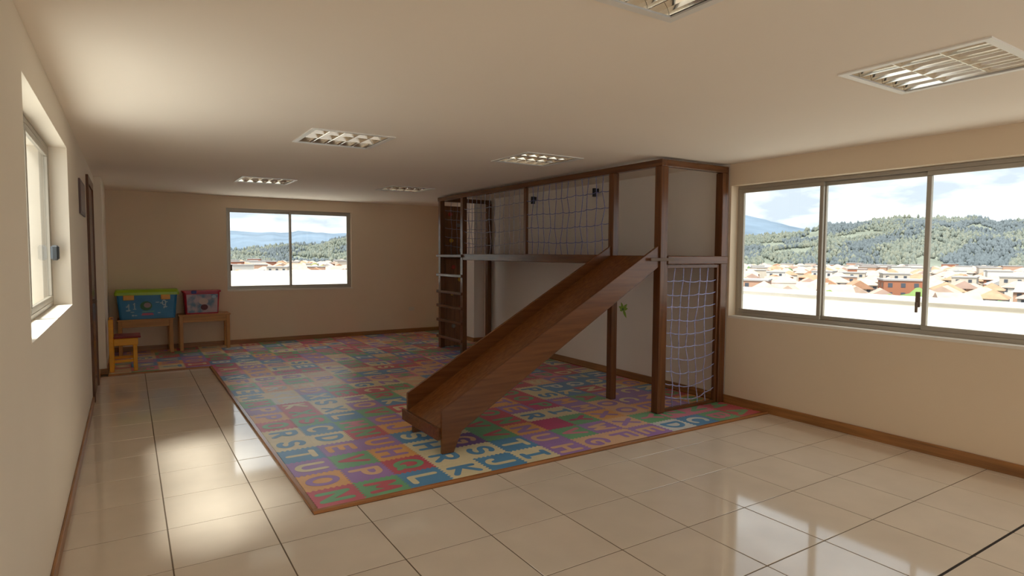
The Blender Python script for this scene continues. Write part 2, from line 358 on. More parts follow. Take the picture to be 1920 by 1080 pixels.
# round-ended strokes of each letter in a 1 x 1.3 box
def arc(cx, cy, rx, ry, a0, a1, n=10): return [(cx+rx*math.cos(math.radians(a0+(a1-a0)*i/n)), cy+ry*math.sin(math.radians(a0+(a1-a0)*i/n))) for i in range(n+1)]
GL = {
 'A': [[(0.02, 0), (.5, 1.3), (.98, 0)], [(.22, .42), (.78, .42)]],
 'B': [[(.1, 0), (.1, 1.3)], [(.1, 1.3), (.5, 1.3)]+arc(.5, .98, .36, .32, 90, -90)+[(.1, .66)], [(.5, .66)]+arc(.52, .33, .42, .33, 90, -90)+[(.1, 0)]],
 'C': [arc(.52, .65, .5, .65, 50, 310, 14)],
 'D': [[(.1, 0), (.1, 1.3), (.35, 1.3)]+arc(.35, .65, .6, .65, 90, -90)+[(.1, 0)]],
 'E': [[(.9, 1.3), (.1, 1.3), (.1, 0), (.9, 0)], [(.1, .66), (.75, .66)]],
 'F': [[(.9, 1.3), (.1, 1.3), (.1, 0)], [(.1, .66), (.75, .66)]],
 'G': [arc(.52, .65, .5, .65, 50, 330, 14)+[(.95, .6), (.6, .6)]],
 'H': [[(.08, 0), (.08, 1.3)], [(.92, 0), (.92, 1.3)], [(.08, .65), (.92, .65)]],
 'I': [[(.5, 0), (.5, 1.3)], [(.2, 1.3), (.8, 1.3)], [(.2, 0), (.8, 0)]],
 'J': [[(.75, 1.3), (.75, .35)]+arc(.42, .35, .33, .35, 0, -180, 8)],
 'K': [[(.1, 0), (.1, 1.3)], [(.95, 1.3), (.1, .6), (.95, 0)]],
 'L': [[(.15, 1.3), (.15, 0), (.88, 0)]],
 'M': [[(.02, 0), (.12, 1.3), (.5, .45), (.88, 1.3), (.98, 0)]],
 'N': [[(.08, 0), (.08, 1.3), (.92, 0), (.92, 1.3)]],
 'O': [arc(.5, .65, .48, .65, 0, 360, 18)],
 'P': [[(.1, 0), (.1, 1.3), (.5, 1.3)]+arc(.5, .95, .4, .35, 90, -90)+[(.1, .6)]],
 'Q': [arc(.5, .65, .48, .65, 0, 360, 18), [(.62, .32), (1.0, -.05)]],
 'R': [[(.1, 0), (.1, 1.3), (.5, 1.3)]+arc(.5, .95, .4, .35, 90, -90)+[(.1, .6)], [(.45, .6), (.95, 0)]],
 'S': [arc(.5, .98, .40, .32, 30, 270, 9)+arc(.5, .33, .42, .33, 90, -150, 9)],
 'T': [[(.5, 0), (.5, 1.3)], [(.02, 1.3), (.98, 1.3)]],
 'U': [[(.08, 1.3), (.08, .45)]+arc(.5, .45, .42, .45, 180, 360, 9)+[(.92, 1.3)]],
 'V': [[(.05, 1.3), (.5, 0), (.95, 1.3)]],
 'W': [[(.0, 1.3), (.22, 0), (.5, .9), (.78, 0), (1, 1.3)]],
 'X': [[(.05, 1.3), (.95, 0)], [(.95, 1.3), (.05, 0)]],
 'Y': [[(.05, 1.3), (.5, .65), (.95, 1.3)], [(.5, .65), (.5, 0)]],
 'Z': [[(.08, 1.3), (.92, 1.3), (.08, 0), (.92, 0)]],
 '1': [[(.25, 1.0), (.55, 1.3), (.55, 0)], [(.2, 0), (.9, 0)]],
 '9': [arc(.5, .9, .38, .4, 0, 360, 14), [(.88, .9), (.8, .3), (.45, 0)]],
}
def strokes(ch, sx, sy, r, z, n=6, ox=0.0, oy=0.0):
    """flat glyph of thick round-ended strokes, centred on the origin"""
    V = []; F = []; z_ = z
    for line in GL[ch]:
        pts = [((u-.5)*sx+ox, (w/1.3-.5)*sy+oy) for u, w in line]
        for i in range(len(pts)-1):
            (x0, y0), (x1, y1) = pts[i], pts[i+1]; a = math.atan2(y1-y0, x1-x0); k = len(V)
            z_ += 0.00005                                # overlapping strokes never share a plane
            ring = [(x0+r*math.cos(a+math.pi/2+math.pi*q/n), y0+r*math.sin(a+math.pi/2+math.pi*q/n), z_) for q in range(n+1)]
            ring += [(x1+r*math.cos(a-math.pi/2+math.pi*q/n), y1+r*math.sin(a-math.pi/2+math.pi*q/n), z_) for q in range(n+1)]
            V += ring; F.append(tuple(range(k, k+len(ring))))
    return V, F
letter_me = {}
def letter_mesh(ch):
    if ch not in letter_me:
        v, f = strokes(ch, 0.145, 0.175, 0.0225, 0.0104, 4)
        me = bpy.data.meshes.new('letter'); me.from_pydata(v, [], f); me.materials.append(FM['c']); me.update(); letter_me[ch] = me
    return letter_me[ch]
def raw_mesh(name, vf):
    me = bpy.data.meshes.new(name); me.from_pydata(vf[0], [], vf[1]); me.materials.append(FM['c']); me.update(); return me
TM_J = raw_mesh('tile', tile_mesh(MPX, MPY)); 
PRESET = {  # (column, row): tile colour, letter colour, letter -- read off the photograph
 (0, 0): 'rgN', (1, 0): 'grM', (2, 0): 'bcL', (3, 0): 'cbK', (4, 0): 'bcJ', (5, 0): 'cbI', (6, 0): 'peH', (7, 0): 'epG', (8, 0): 'epF', (9, 0): 'peE', (10, 0): 'wbD', (11, 0): 'bwC', (12, 0): 'gkB', (13, 0): 'rgA',
 (0, 1): 'opO', (1, 1): 'peP', (2, 1): 'rgQ', (3, 1): 'cbR', (4, 1): 'cbS', (5, 1): 'bcT', (6, 1): 'peU', (7, 1): 'gkV', (8, 1): 'peW', (9, 1): 'epX', (10, 1): 'gkY', (11, 1): 'kgZ', (12, 1): 'kgN', (13, 1): 'rgM',
 (0, 2): 'pcU', (1, 2): 'grV', (2, 2): 'opH', (3, 2): 'cbH', (4, 2): 'deG', (5, 2): 'grV', (6, 2): 'opN', (7, 2): 'mm ', (8, 2): 'gmY', (9, 2): 'opX', (10, 2): 'epO', (11, 2): 'oep', (12, 2): 'peC', (13, 2): 'ogM',
 (0, 3): 'bcT', (1, 3): 'poE', (2, 3): 'poU', (3, 3): 'bcS', (4, 3): 'cbH', (5, 3): 'grV', (6, 3): 'rgN', (7, 3): 'cbR', (8, 3): 'cbI', (9, 3): 'peM', (10, 3): 'epO', (11, 3): 'pcC', (12, 3): 'peN', (13, 3): 'rgQ',
 (0, 4): 'cbS', (1, 4): 'cbD', (2, 4): 'rgN', (3, 4): 'opJ', (4, 4): 'opX', (5, 4): 'grZ', (6, 4): 'rgO', (7, 4): 'poE', (8, 4): 'mgP', (9, 4): 'poM', (10, 4): 'grA', (11, 4): 'peB', (12, 4): 'pcC',
 (0, 5): 'cbR', (1, 5): 'bcC', (2, 5): 'gkM', (3, 5): 'poU', (4, 5): 'cgF', (5, 5): 'poS', (6, 5): 'opO', (7, 5): 'opT', (8, 5): 'rgO', (9, 5): 'cbS', (10, 5): 'bcK',
 (0, 6): 'rgO', (1, 6): 'grS', (2, 6): 'bcL', (3, 6): 'grV', (4, 6): 'rcE', (5, 6): 'bcD', (6, 6): 'cbX', (7, 6): 'bcO', (8, 6): 'rgQ', (9, 6): 'cbP',
 (0, 7): 'opP', (1, 7): 'rgX', (2, 7): 'cbX', (3, 7): 'peO', (4, 7): 'bcK', (5, 7): 'cbV', (6, 7): 'bcE', (7, 7): 'cbS',
 (0, 8): 'peP', (1, 8): 'rcK', (2, 8): 'cbS', (3, 8): 'cpW', (4, 8): 'grR', (0, 9): 'grM', (1, 9): 'wcL', (2, 9): 'bcX', (0, 10): 'cbM', (1, 10): 'cwK', (2, 10): 'peD', (1, 11): 'owR', (0, 11): 'bcE'}
PRESET[(11, 2)] = 'opE'
PAIRS = ['rg', 'gr', 'bc', 'cb', 'pe', 'ep', 'po', 'op', 'kg', 'gk', 'cp', 'rc', 'bw', 'mg', 'ec']
rnd = random.Random(21)
cells = []
for r in range(24):
    for c in range(14):
        code = PRESET.get((c, r)) or (rnd.choice(PAIRS)+rnd.choice('ABCDEFGHIJKLMNOPQRSTUVWXYZ'))
        cells.append((MX0+c*MPX, MX0+(c+1)*MPX, MY0+r*MPY, MY0+(r+1)*MPY, code, True))
for r in range(17, 24):
    for c in range(-4, 0):
        x0, x1, y0, y1 = MX0+c*MPX, MX0+(c+1)*MPX, MY0+r*MPY, MY0+(r+1)*MPY
        code = rnd.choice(PAIRS)+rnd.choice('ABCDEFGHIJKLMNOPQRSTUVWXYZ'); full = True
        if c == -4: x0 = -0.232; full = False
        if r == 17: y0 = STEP+0.002; code = code[:2]+' '; full = False
        cells.append((x0, x1, y0, y1, code, full))
cells.sort(key=lambda q: math.hypot((q[0]+q[1])/2, (q[2]+q[3])/2))
sv = []; sf = []; smi = []; skeys = list(FC)
for idx, (x0, x1, y0, y1, code, full) in enumerate(cells):
    cx, cyy = (x0+x1)/2, (y0+y1)/2
    if idx < 300:
        me = TM_J if full else raw_mesh('tile', tile_mesh(x1-x0, y1-y0, False))
        o = bpy.data.objects.new('tile', me); link(o, matroot); o.location = Vector((cx, cyy, 0))-matroot.location
        o.material_slots[0].link = 'OBJECT'; o.material_slots[0].material = FM[code[0]]
        if code[2] != ' ':
            q = bpy.data.objects.new('letter', letter_mesh(code[2])); link(q, o); q.rotation_euler = (0, 0, -math.pi/2)
            q.location = (random.uniform(-.006, .006), random.uniform(-.008, .008), 0)
            q.material_slots[0].link = 'OBJECT'; q.material_slots[0].material = FM[code[1]]
    else:
        v, f = tile_mesh(x1-x0, y1-y0, False); k = len(sv)
        sv += [(a+cx-2.98, b+cyy-7.0, z) for a, b, z in v]; sf += [tuple(i+k for i in q) for q in f]; smi += [skeys.index(code[0])]*len(f)
        if code[2] != ' ':
            v, f = strokes(code[2], 0.145, 0.175, 0.0225, 0.0104, 3); k = len(sv)
            sv += [(b+cx-2.98, -a+cyy-7.0, z) for a, b, z in v]; sf += [tuple(i+k for i in q) for q in f]; smi += [skeys.index(code[1])]*len(f)
tag(mobj('tile_rows', sv, sf, [FM[k] for k in skeys], matroot, mis=smi), kind='stuff')

# ------------------------------------------------------------------ climbing frame
MZ = 0.0125                                                   # top of the mat
PX = 4.135                                                   # front face of the frame
fr = empty('climbing_frame', (PX, 6.3, MZ), 'tall brown wooden climbing frame with rope nets, deck and ladder against the right wall', 'climbing frame')
def fb(n, *a, bev=0.005, par=fr): return box(n, *a, parent=par, bev=bev)
TOP = 2.372
for (x, y, s) in ((PX, 3.965, .088), (PX, 4.615, .075), (XR-0.11, 3.965, .088), (PX, 7.86, .075), (PX, 8.60, .075), (XR-0.095, 8.62, .075), (XR-0.095, 4.615, .07)):
    if x > 5 - .1 and abs(y-4.615) < .01: continue
    fb('post', x, x+s, y, y+s, MZ, TOP-0.062, DW('z'))
fb('top_rail', PX, PX+0.07, 3.965, 8.70, TOP-0.062, TOP, DW('y'))
fb('top_rail', PX+0.07, XR-0.022, 3.965, 4.035, TOP-0.062, TOP, DW('x'))
fb('top_rail', PX+0.07, XR-0.022, 8.63, 8.70, TOP-0.062, TOP, DW('x'))
fb('deck_beam', PX+0.002, PX+0.05, 4.692, 7.858, 1.402, 1.494, DW('y'))
fb('deck_beam', PX+0.09, XR-0.022, 3.955, 4.0, 1.410, 1.486, DW('x'))
fb('deck_beam', PX+0.078, XR-0.1, 8.63, 8.67, 1.41, 1.486, DW('x'))
fb('deck', PX+0.052, XR-0.022, 4.055, 8.598, 1.465, 1.488, DW('y'))
fb('mullion', PX+0.005, PX+0.05, 6.215, 6.262, 1.496, TOP-0.064, DW('z'))
# frame of the end net
ex0, ex1 = PX+0.092, XR-0.113
fb('net_frame', ex0, ex0+0.028, 3.985, 4.02, MZ, 1.405, DW('z'), bev=.003); fb('net_frame', ex1-0.028, ex1, 3.985, 4.02, MZ, 1.405, DW('z'), bev=.003)
fb('net_frame', ex0+0.028, ex1-0.028, 3.985, 4.02, 1.372, 1.405, DW('x'), bev=.003); fb('net_frame', ex0+0.028, ex1-0.028, 3.985, 4.02, MZ, MZ+0.03, DW('x'), bev=.003)
def knot(p, r=0.0085):
    v = [Vector(p)+Vector(d)*r for d in ((1, 0, 0), (-1, 0, 0), (0, 1, 0), (0, -1, 0), (0, 0, 1), (0, 0, -1))]
    return v, [(0, 2, 4), (2, 1, 4), (1, 3, 4), (3, 0, 4), (2, 0, 5), (1, 2, 5), (3, 1, 5), (0, 3, 5)]
def rope_net(name, P, nu, nv, r, sag, m, seed, par=fr):
    """P(u,v)->point for u,v in 0..1; ropes sag and sway between knots"""
    rr = random.Random(seed); parts = []
    K = {}
    for i in range(nu+2):
        for j in range(nv+2):
            u, v = i/(nu+1), j/(nv+1)
            if 0 < i <= nu and 0 < j <= nv: u += rr.uniform(-1, 1)*0.018+sag[0]*math.sin(math.pi*v)*(1-u)*u; v += rr.uniform(-1, 1)*0.008-sag[1]*math.sin(math.pi*u)*(1-v)
            K[i, j] = (u, v, rr.uniform(-.012, .012) if 0 < i <= nu and 0 < j <= nv else 0)
    def seg(a, b, hz):
        A, B = K[a], K[b]; out = []
        for q in range(5):
            t = q/4; u = A[0]+(B[0]-A[0])*t; v = A[1]+(B[1]-A[1])*t-(sag[2]*math.sin(math.pi*t) if hz else 0); w = A[2]+(B[2]-A[2])*t
            out.append(P(u, v, w))
        return out
    for i in range(1, nu+1):
        line = []
        for j in range(nv+1): line += seg((i, j), (i, j+1), False)[0 if j == 0 else 1:]
        parts.append(tube(line, r, 5))
    for j in range(1, nv+1):
        line = []
        for i in range(nu+1): line += seg((i, j), (i+1, j), True)[0 if i == 0 else 1:]
        parts.append(tube(line, r, 5))
    for i in range(1, nu+1):
        for j in range(1, nv+1): parts.append(knot(P(*K[i, j])))
    v, f = merge(parts); o0 = wloc(par)
    return mobj(name, [Vector(p)-o0 for p in v], f, m, par, smooth=True)
nx0, nx1 = ex0+0.028, ex1-0.028
rope_net('rope_net', lambda u, v, w: (nx0+(nx1-nx0)*u, 4.003+w, MZ+.03+(1.372-MZ-.03)*v), 5, 10, 0.0048, (-0.30, 0.055, 0.006), ROPEB, 3)
zn0, zn1 = 1.494, TOP-0.062
rope_net('rope_net', lambda u, v, w: (PX+0.03+w*.5, 4.69+(6.215-4.69)*u, zn0+(zn1-zn0)*v), 12, 4, 0.0045, (0.0, 0.05, 0.012), ROPE, 5)
rope_net('rope_net', lambda u, v, w: (PX+0.03+w*.5, 6.262+(7.86-6.262)*u, zn0+(zn1-zn0)*v), 12, 4, 0.0045, (0.0, 0.06, 0.012), ROPEW, 6)
rope_net('rope_net', lambda u, v, w: (PX+0.10+(XR-0.1-PX-0.10)*u, 8.64+w*.5, zn0+(zn1-zn0)*v), 6, 5, 0.004, (0.0, 0.04, 0.01), ROPEW, 8)
# ladder (front face, far end): rungs between the two end posts
lad = empty('ladder', (0, 0, 0)); lad.parent = fr
lad.location = Vector((PX, 8.2, MZ))-fr.location
for z in (1.462, 1.165, 0.905, 0.685, 0.46, 0.20):
    box('rung', PX-0.028, PX+0.002, 7.86, 8.70, z-0.022, z+0.022, DW('y'), lad, 0.006)
# climbing board with holds behind the ladder
cb = fb('climbing_board', PX+0.085, PX+0.52, 8.712, 8.738, MZ, 2.25, wood('climbing_board_wood', (0.23, 0.10, 0.04), 0.5, 0.35, 'z'), bev=.003)
def blob(name, c, r, m, par, sq=(1, .7, 1), sub=2):
    bm = bmesh.new(); bmesh.ops.create_icosphere(bm, subdivisions=sub, radius=r)
    for v in bm.verts:
        n_ = noise.noise(v.co*(2.2/r)*.35+Vector(c))
        v.co *= 1+.25*n_; v.co.x *= sq[0]; v.co.y *= sq[1]; v.co.z *= sq[2]
    me = bpy.data.meshes.new(name); bm.to_mesh(me); bm.free(); me.materials.append(m)
    for p in me.polygons: p.use_smooth = True
    o = bpy.data.objects.new(name, me); link(o, par); o.location = Vector(c)-(wloc(par) if par else Vector((0, 0, 0))); return o
HC = [mat('hold_yellow', (0.75, 0.45, 0.05), .5), mat('hold_red', (0.45, 0.05, 0.03), .5), mat('hold_grey', (0.30, 0.27, 0.22), .5)]
for k, (dx, z) in enumerate([(0.22, 0.33), (0.34, 0.62), (0.20, 0.86), (0.33, 1.08), (0.22, 1.28), (0.18, 1.70), (0.30, 1.95), (0.16, 2.12), (0.36, 1.55)]):
    blob('hold', (PX+dx+.06, 8.70, z), 0.036, HC[0 if k in (2, 3, 5) else (1 if k % 3 == 1 else 2)], cb)

# ------------------------------------------------------------------ slide
sl = empty('wooden_slide', (2.0, 4.33, MZ), 'brown wooden slide with high side boards running down from the climbing frame deck', 'slide')
XT, XB = PX-0.002, 1.925
def ztop(x): return 1.60+(x-4.165)*(1.60-0.342)/(4.165-1.93)
def zbot(x): return 1.402+(x-4.165)*(1.402-0.165)/(4.165-2.095)
def sboard(y0, y1, foot):
    poly = [(XB, ztop(XB)), (XT, ztop(XT)), (XT, zbot(XT)), (2.095, zbot(2.095))]
    poly += [(2.025, MZ), (XB+0.002, MZ)] if foot else [(XB+0.06, 0.10), (XB, 0.11)]
    return poly
yn0, yn1, yf0, yf1 = 3.985, 4.012, 4.64, 4.667
WS = wood('slide_wood', (0.150, 0.052, 0.0145), 0.27, 0.24, 'x')
prism_y('side_board', sboard(0, 0, True), yn0, yn1, WS, sl, 0.003)
prism_y('side_board', [(XB+0.005, ztop(XB+0.005)), (XT, ztop(XT)), (XT, zbot(XT)), (2.095, zbot(2.095)), (XB+0.005, 0.125)], yf0, yf1, WS, sl, 0.003)
prism_y('foot', [(1.965, 0.16), (2.085, 0.16), (2.045, MZ), (1.965, MZ)], yf0-0.032, yf0-0.002, WS, sl, 0.002)
def zbed(x): return 0.20+(x-XB)*(1.487-0.20)/(XT-XB)
prism_y('bed', [(XB+0.005, zbed(XB)-0.004), (XT, zbed(XT)), (XT, zbed(XT)-0.022), (XB+0.005, zbed(XB)-0.026)], yn1+0.001, yf0-0.001, wood('slide_bed_wood', (0.190, 0.065, 0.016), 0.22, 0.24, 'x'), sl)
box('lip', XB-0.024, XB+0.004, yn1+0.0005, yf1+0.03, 0.112, 0.203, WS, sl, 0.003)
box('strap', 4.0, 4.30, 3.948, 3.9535, 1.440, 1.468, STEEL, sl, 0.0015)

# ------------------------------------------------------------------ recessed louvre lamps
LLAB = ['square louvred ceiling lamp cut by the top picture edge', 'square louvred ceiling lamp nearest the large right window',
        'square louvred ceiling lamp above the left part of the mat, middle of its row', 'square louvred ceiling lamp above the slide beside the climbing frame',
        'small looking louvred ceiling lamp nearest the back window, left of the two far ones', 'small looking louvred ceiling lamp at far end beside the climbing frame top']
def lamp(x, y, label):
    t = empty('ceiling_lamp', (x, y, ZC), label, 'ceiling lamp', 'recessed louvre lamps in the ceiling')
    h = HS; o = 0.318
    rim = []
    for b in ((-o, o, -o, -h+.012), (-o, o, h-.012, o), (-o, -h+.012, -h+.012, h-.012), (h-.012, o, -h+.012, h-.012)):
        rim.append((x+b[0], x+b[1], y+b[2], y+b[3], ZC-0.008, ZC-0.0005))
    boxes('frame', rim, LAMPW, t)
    g = h-.004; d = 0.085
    boxes('housing', [(x-g, x+g, y-g, y+g, ZC+d, ZC+d+.004), (x-g, x-g+.003, y-g, y+g, ZC, ZC+d), (x+g-.003, x+g, y-g, y+g, ZC, ZC+d), (x-g+.003, x+g-.003, y-g, y-g+.003, ZC, ZC+d), (x-g+.003, x+g-.003, y+g-.003, y+g, ZC, ZC+d)], LOUV, t)
    # curved reflectors along y, cross blades along x
    nb = 5
    for k in range(nb+1):
        cxx = x-g+0.008+(2*g-0.016)*k/nb; a = 0.003; bt = 0.043
        pr = []
        for q in range(5):
            s = q/4; pr.append((a+(bt-a)*s**2.0, ZC+0.002+0.052*s))
        L_ = [(cxx-w, z) for w, z in pr]; R_ = [(cxx+w, z) for w, z in pr]
        if k == 0: L_ = [(cxx-.003, z) for w, z in pr]
        if k == nb: R_ = [(cxx+.003, z) for w, z in pr]
        poly = L_+R_[::-1]
        ob = prism_y('reflector', poly, y-g+.004, y+g-.004, LOUV, t)
        for p in ob.data.polygons: p.use_smooth = False
    for k in range(1, 3):
        yy = y-g+2*g*k/3
        w0, w1 = 0.002, 0.014
        v = [(x-g+.004, yy-w0, ZC+.003), (x+g-.004, yy-w0, ZC+.003), (x+g-.004, yy+w0, ZC+.003), (x-g+.004, yy+w0, ZC+.003),
             (x-g+.004, yy-w1, ZC+.045), (x+g-.004, yy-w1, ZC+.045), (x+g-.004, yy+w1, ZC+.045), (x-g+.004, yy+w1, ZC+.045)]
        if k % 2 == 0 or True:
            mobj('blade', [Vector(p)-t.location for p in v], BF, LOUV, t)
    for k in (0.25, 0.5, 0.75):
        cxx = x-g+2*g*(k-0.125)
        v, f = tube([(cxx, y-g+.02, ZC+.062), (cxx, y+g-.02, ZC+.062)], 0.008, 8)
        mobj('tube', [Vector(p)-t.location for p in v], f, LAMPW, t)
for (x, y), lb in zip(LAMPS, LLAB): lamp(x, y, lb)

# ------------------------------------------------------------------ tables, toy boxes, chair
def table(x0, x1, y0, y1, zt, label):
    t = empty('small_table', ((x0+x1)/2, (y0+y1)/2, MZ), label, 'table', 'small pine tables by the back wall')
    box('tabletop', x0-.012, x1+.012, y0-.012, y1, zt-.022, zt, TW('x'), t, .004)
    L_ = .048
    for xx in (x0, x1-L_):
        for yy in (y0, y1-L_-.01): box('leg', xx, xx+L_, yy, yy+L_, MZ, zt-.022, TW('z'), t, .003)
    box('apron', x0+L_, x1-L_, y0+.008, y0+.030, zt-.115, zt-.022, TW('x'), t, .002)
    box('apron', x0+L_, x1-L_, y1-.04, y1-.018, zt-.115, zt-.022, TW('x'), t, .002)
    box('apron', x0+.008, x0+.030, y0+L_, y1-L_-.01, zt-.115, zt-.022, TW('y'), t, .002)
    box('apron', x1-.030, x1-.008, y0+L_, y1-L_-.01, zt-.115, zt-.022, TW('y'), t, .002)
    return t
table(-0.14, 0.545, 10.20, 10.60, 0.525, 'small pine table under the blue toy box')
table(0.63, 1.32, 10.26, 10.60, 0.553, 'small pine table under the red toy box, nearest the back window')

def tub(name, x0, x1, y0, y1, z0, z1, tp, m, par):
    """open-looking plastic tub tapering to the bottom, rounded corners"""
    cx, cy2 = (x0+x1)/2, (y0+y1)/2; V = []; F = []; ring = 0
    def rr(hx, hy, r, z):
        out = []
        for (sx, sy, a) in ((1, -1, -90), (1, 1, 0), (-1, 1, 90), (-1, -1, 180)):
            for q in range(4):
                t = math.radians(a+30*q); out.append((cx+sx*(hx-r)+r*math.cos(t), cy2+sy*(hy-r)+r*math.sin(t), z))
        return out
    hx, hy = (x1-x0)/2, (y1-y0)/2
    levels = [(hx-tp, hy-tp*.6, z0), (hx-tp*.55, hy-tp*.35, z0+(z1-z0)*.5), (hx, hy, z1)]
    for a, b, z in levels: V += rr(a, b, .035, z)
    n = 16
    for k in range(len(levels)-1):
        for i in range(n): F.append((k*n+i, k*n+(i+1) % n, (k+1)*n+(i+1) % n, (k+1)*n+i))
    F.append(tuple(range(n-1, -1, -1))); F.append(tuple(range((len(levels)-1)*n, len(levels)*n)))
    o0 = wloc(par)
    return mobj(name, [Vector(p)-o0 for p in V], F, m, par)
BLU = mat('blue_plastic', (0.02, 0.20, 0.42), .3, .5, var=.12, vscale=(4, 4, 9)); LIM = mat('lime_plastic', (0.30, 0.48, 0.015), .3, .5)
ORA = mat('orange_plastic', (0.75, 0.36, 0.03), .35, .5); REDP = mat('red_plastic', (0.42, 0.012, 0.03), .3, .5)
PRW = mat('pale_blue_print', (0.42, 0.58, 0.66), .5); PRG = mat('green_print', (0.03, 0.13, 0.05), .5); PRP = mat('pink_print', (0.50, 0.12, 0.20), .5)
t1 = empty('toy_box', (0.225, 10.38, 0.525), 'large blue plastic toy box with lime green lid and orange clips', 'toy box')
tub('body', -0.150, 0.610, 10.215, 10.56, 0.525, 0.872, 0.03, BLU, t1)
ld = tub('lid', -0.175, 0.635, 10.195, 10.58, 0.872, 0.95, 0.0, LIM, t1)
for v in ld.data.vertices:
    if v.co.z > 0.40: v.co.x *= 0.955; v.co.y = v.co.y*0.86
for (a, b) in ((-0.07, 0.065), (0.395, 0.515)): box('clip', a, b, 10.178, 10.197, 0.805, 0.875, ORA, t1, .006)
FRT = 10.2145
def print_xz(name, vf, x, z, y, m, par, sx=1.0):
    o0 = wloc(par)
    # the front of the box leans, so the print follows it
    V = [Vector((x+p[0], y-p[2]+(0.87-(z+p[1]))*0.052, z+p[1]))-o0 for p in vf[0]]
    return mobj(name, V, vf[1], m, par)
def disc(rx, rz, n=18): return [(rx*math.cos(2*math.pi*i/n), rz*math.sin(2*math.pi*i/n), 0) for i in range(n)], [tuple(range(n))]
for ch, x, z, s in (('1', -0.005, 0.70, 1.0), ('1', 0.065, 0.715, 1.0), ('9', 0.435, 0.735, 1.35)):
    print_xz('printed_number', strokes(ch, .042*s, .085*s, .007, 0, 4), x, z, FRT-.004, PRW, t1)
print_xz('printed_badge', disc(.075, .068), 0.21, 0.715, FRT-.003, PRG, t1)
print_xz('printed_badge', disc(.045, .038), 0.225, 0.725, FRT-.0045, mat('grey_print', (.35, .25, .28), .5), t1)
print_xz('printed_band', ([(-.08, -.012, 0), (.08, -.012, 0), (.065, .02, 0), (-.065, .02, 0)], [(0, 1, 2, 3)]), 0.225, 0.59, FRT-.004, PRP, t1)
print_xz('printed_band', ([(-.07, -.008, 0), (.08, -.008, 0), (.09, .01, 0), (-.06, .01, 0)], [(0, 1, 2, 3)]), 0.225, 0.632, FRT-.004, mat('teal_print', (.12, .38, .34), .5), t1)
rs = random.Random(4)
for k in range(16):
    xx = rs.uniform(-.05, .5); zz = rs.uniform(.555, .80)
    if abs(xx-.22) < .11 and zz > .62: continue
    w_, h_ = rs.uniform(.012, .03), rs.uniform(.006, .012)
    print_xz('printed_spot', disc(w_, h_, 8), xx, zz, FRT-.0035, PRW, t1)

t2 = empty('toy_box', (0.945, 10.44, 0.553), 'smaller red plastic toy box with pale blue printed front panel', 'toy box')
tub('body', 0.695, 1.195, 10.325, 10.585, 0.553, 0.885, 0.022, REDP, t2)
tub('lid', 0.678, 1.212, 10.31, 10.595, 0.885, 0.91, 0.0, REDP, t2)
box('clip', 0.80, 0.87, 10.297, 10.312, 0.868, 0.915, mat('dark_blue_plastic', (.02, .02, .20), .4), t2, .005)
F2 = 10.3235
pn = mat('printed_panel', (0.33, 0.40, 0.50), .45, var=.0)
def cloudprint():
    m = bpy.data.materials.new('soft_pattern_print'); m.use_nodes = True; n = m.node_tree.nodes; l = m.node_tree.links
    t = n.new('ShaderNodeTexCoord'); q = n.new('ShaderNodeTexNoise'); q.inputs['Scale'].default_value = 9; q.inputs['Detail'].default_value = 2
    r = n.new('ShaderNodeValToRGB'); r.color_ramp.elements[0].position = .38; r.color_ramp.elements[0].color = (.13, .25, .36, 1)
    r.color_ramp.elements[1].position = .6; r.color_ramp.elements[1].color = (.52, .42, .47, 1)
    l.new(t.outputs['Object'], q.inputs['Vector']); l.new(q.outputs['Fac'], r.inputs['Fac']); l.new(r.outputs['Color'], n['Principled BSDF'].inputs['Base Color'])
    n['Principled BSDF'].inputs['Roughness'].default_value = .4; return m
print_xz('printed_panel', ([(-.205, -.14, 0), (.205, -.14, 0), (.215, .14, 0), (-.215, .14, 0)], [(0, 1, 2, 3)]), 0.95, 0.715, F2-.002, cloudprint(), t2)
print_xz('printed_badge', disc(.03, .026), 1.11, 0.815, F2-.004, PRW, t2)
print_xz('printed_badge', disc(.065, .05), 0.965, 0.745, F2-.004, mat('cream_print', (.60, .50, .46), .5), t2)
print_xz('printed_badge', disc(.05, .045), 0.975, 0.655, F2-.004, mat('maroon_print', (.10, .015, .025), .5), t2)

ch = empty('small_chair', (-0.08, 9.0, MZ), 'small yellow wooden child chair with dark red seat beside the door', 'chair')
for yy in (8.86, 9.17):
    box('leg', -0.222, -0.172, yy, yy+.032, MZ, 0.665, YEL, ch, .006)           # rear leg and back stile
    box('leg', 0.030, 0.075, yy, yy+.032, MZ, 0.335, YEL, ch, .006)
    box('side_rail', -0.172, 0.085, yy-.002, yy+.030, 0.335, 0.425, YEL, ch, .006)
    box('stretcher', -0.172, 0.030, yy+.004, yy+.028, 0.125, 0.160, YEL, ch, .004)
box('seat', -0.172, 0.115, 8.845, 9.215, 0.426, 0.448, RED, ch, .006)
box('backrest', -0.200, -0.172, 8.893, 9.169, 0.47, 0.66, RED, ch, .004)
box('apron', 0.045, 0.066, 8.893, 9.169, 0.29, 0.424, RED, ch, .003)
box('stretcher', -0.205, -0.185, 8.893, 9.169, 0.17, 0.21, YEL, ch, .003)

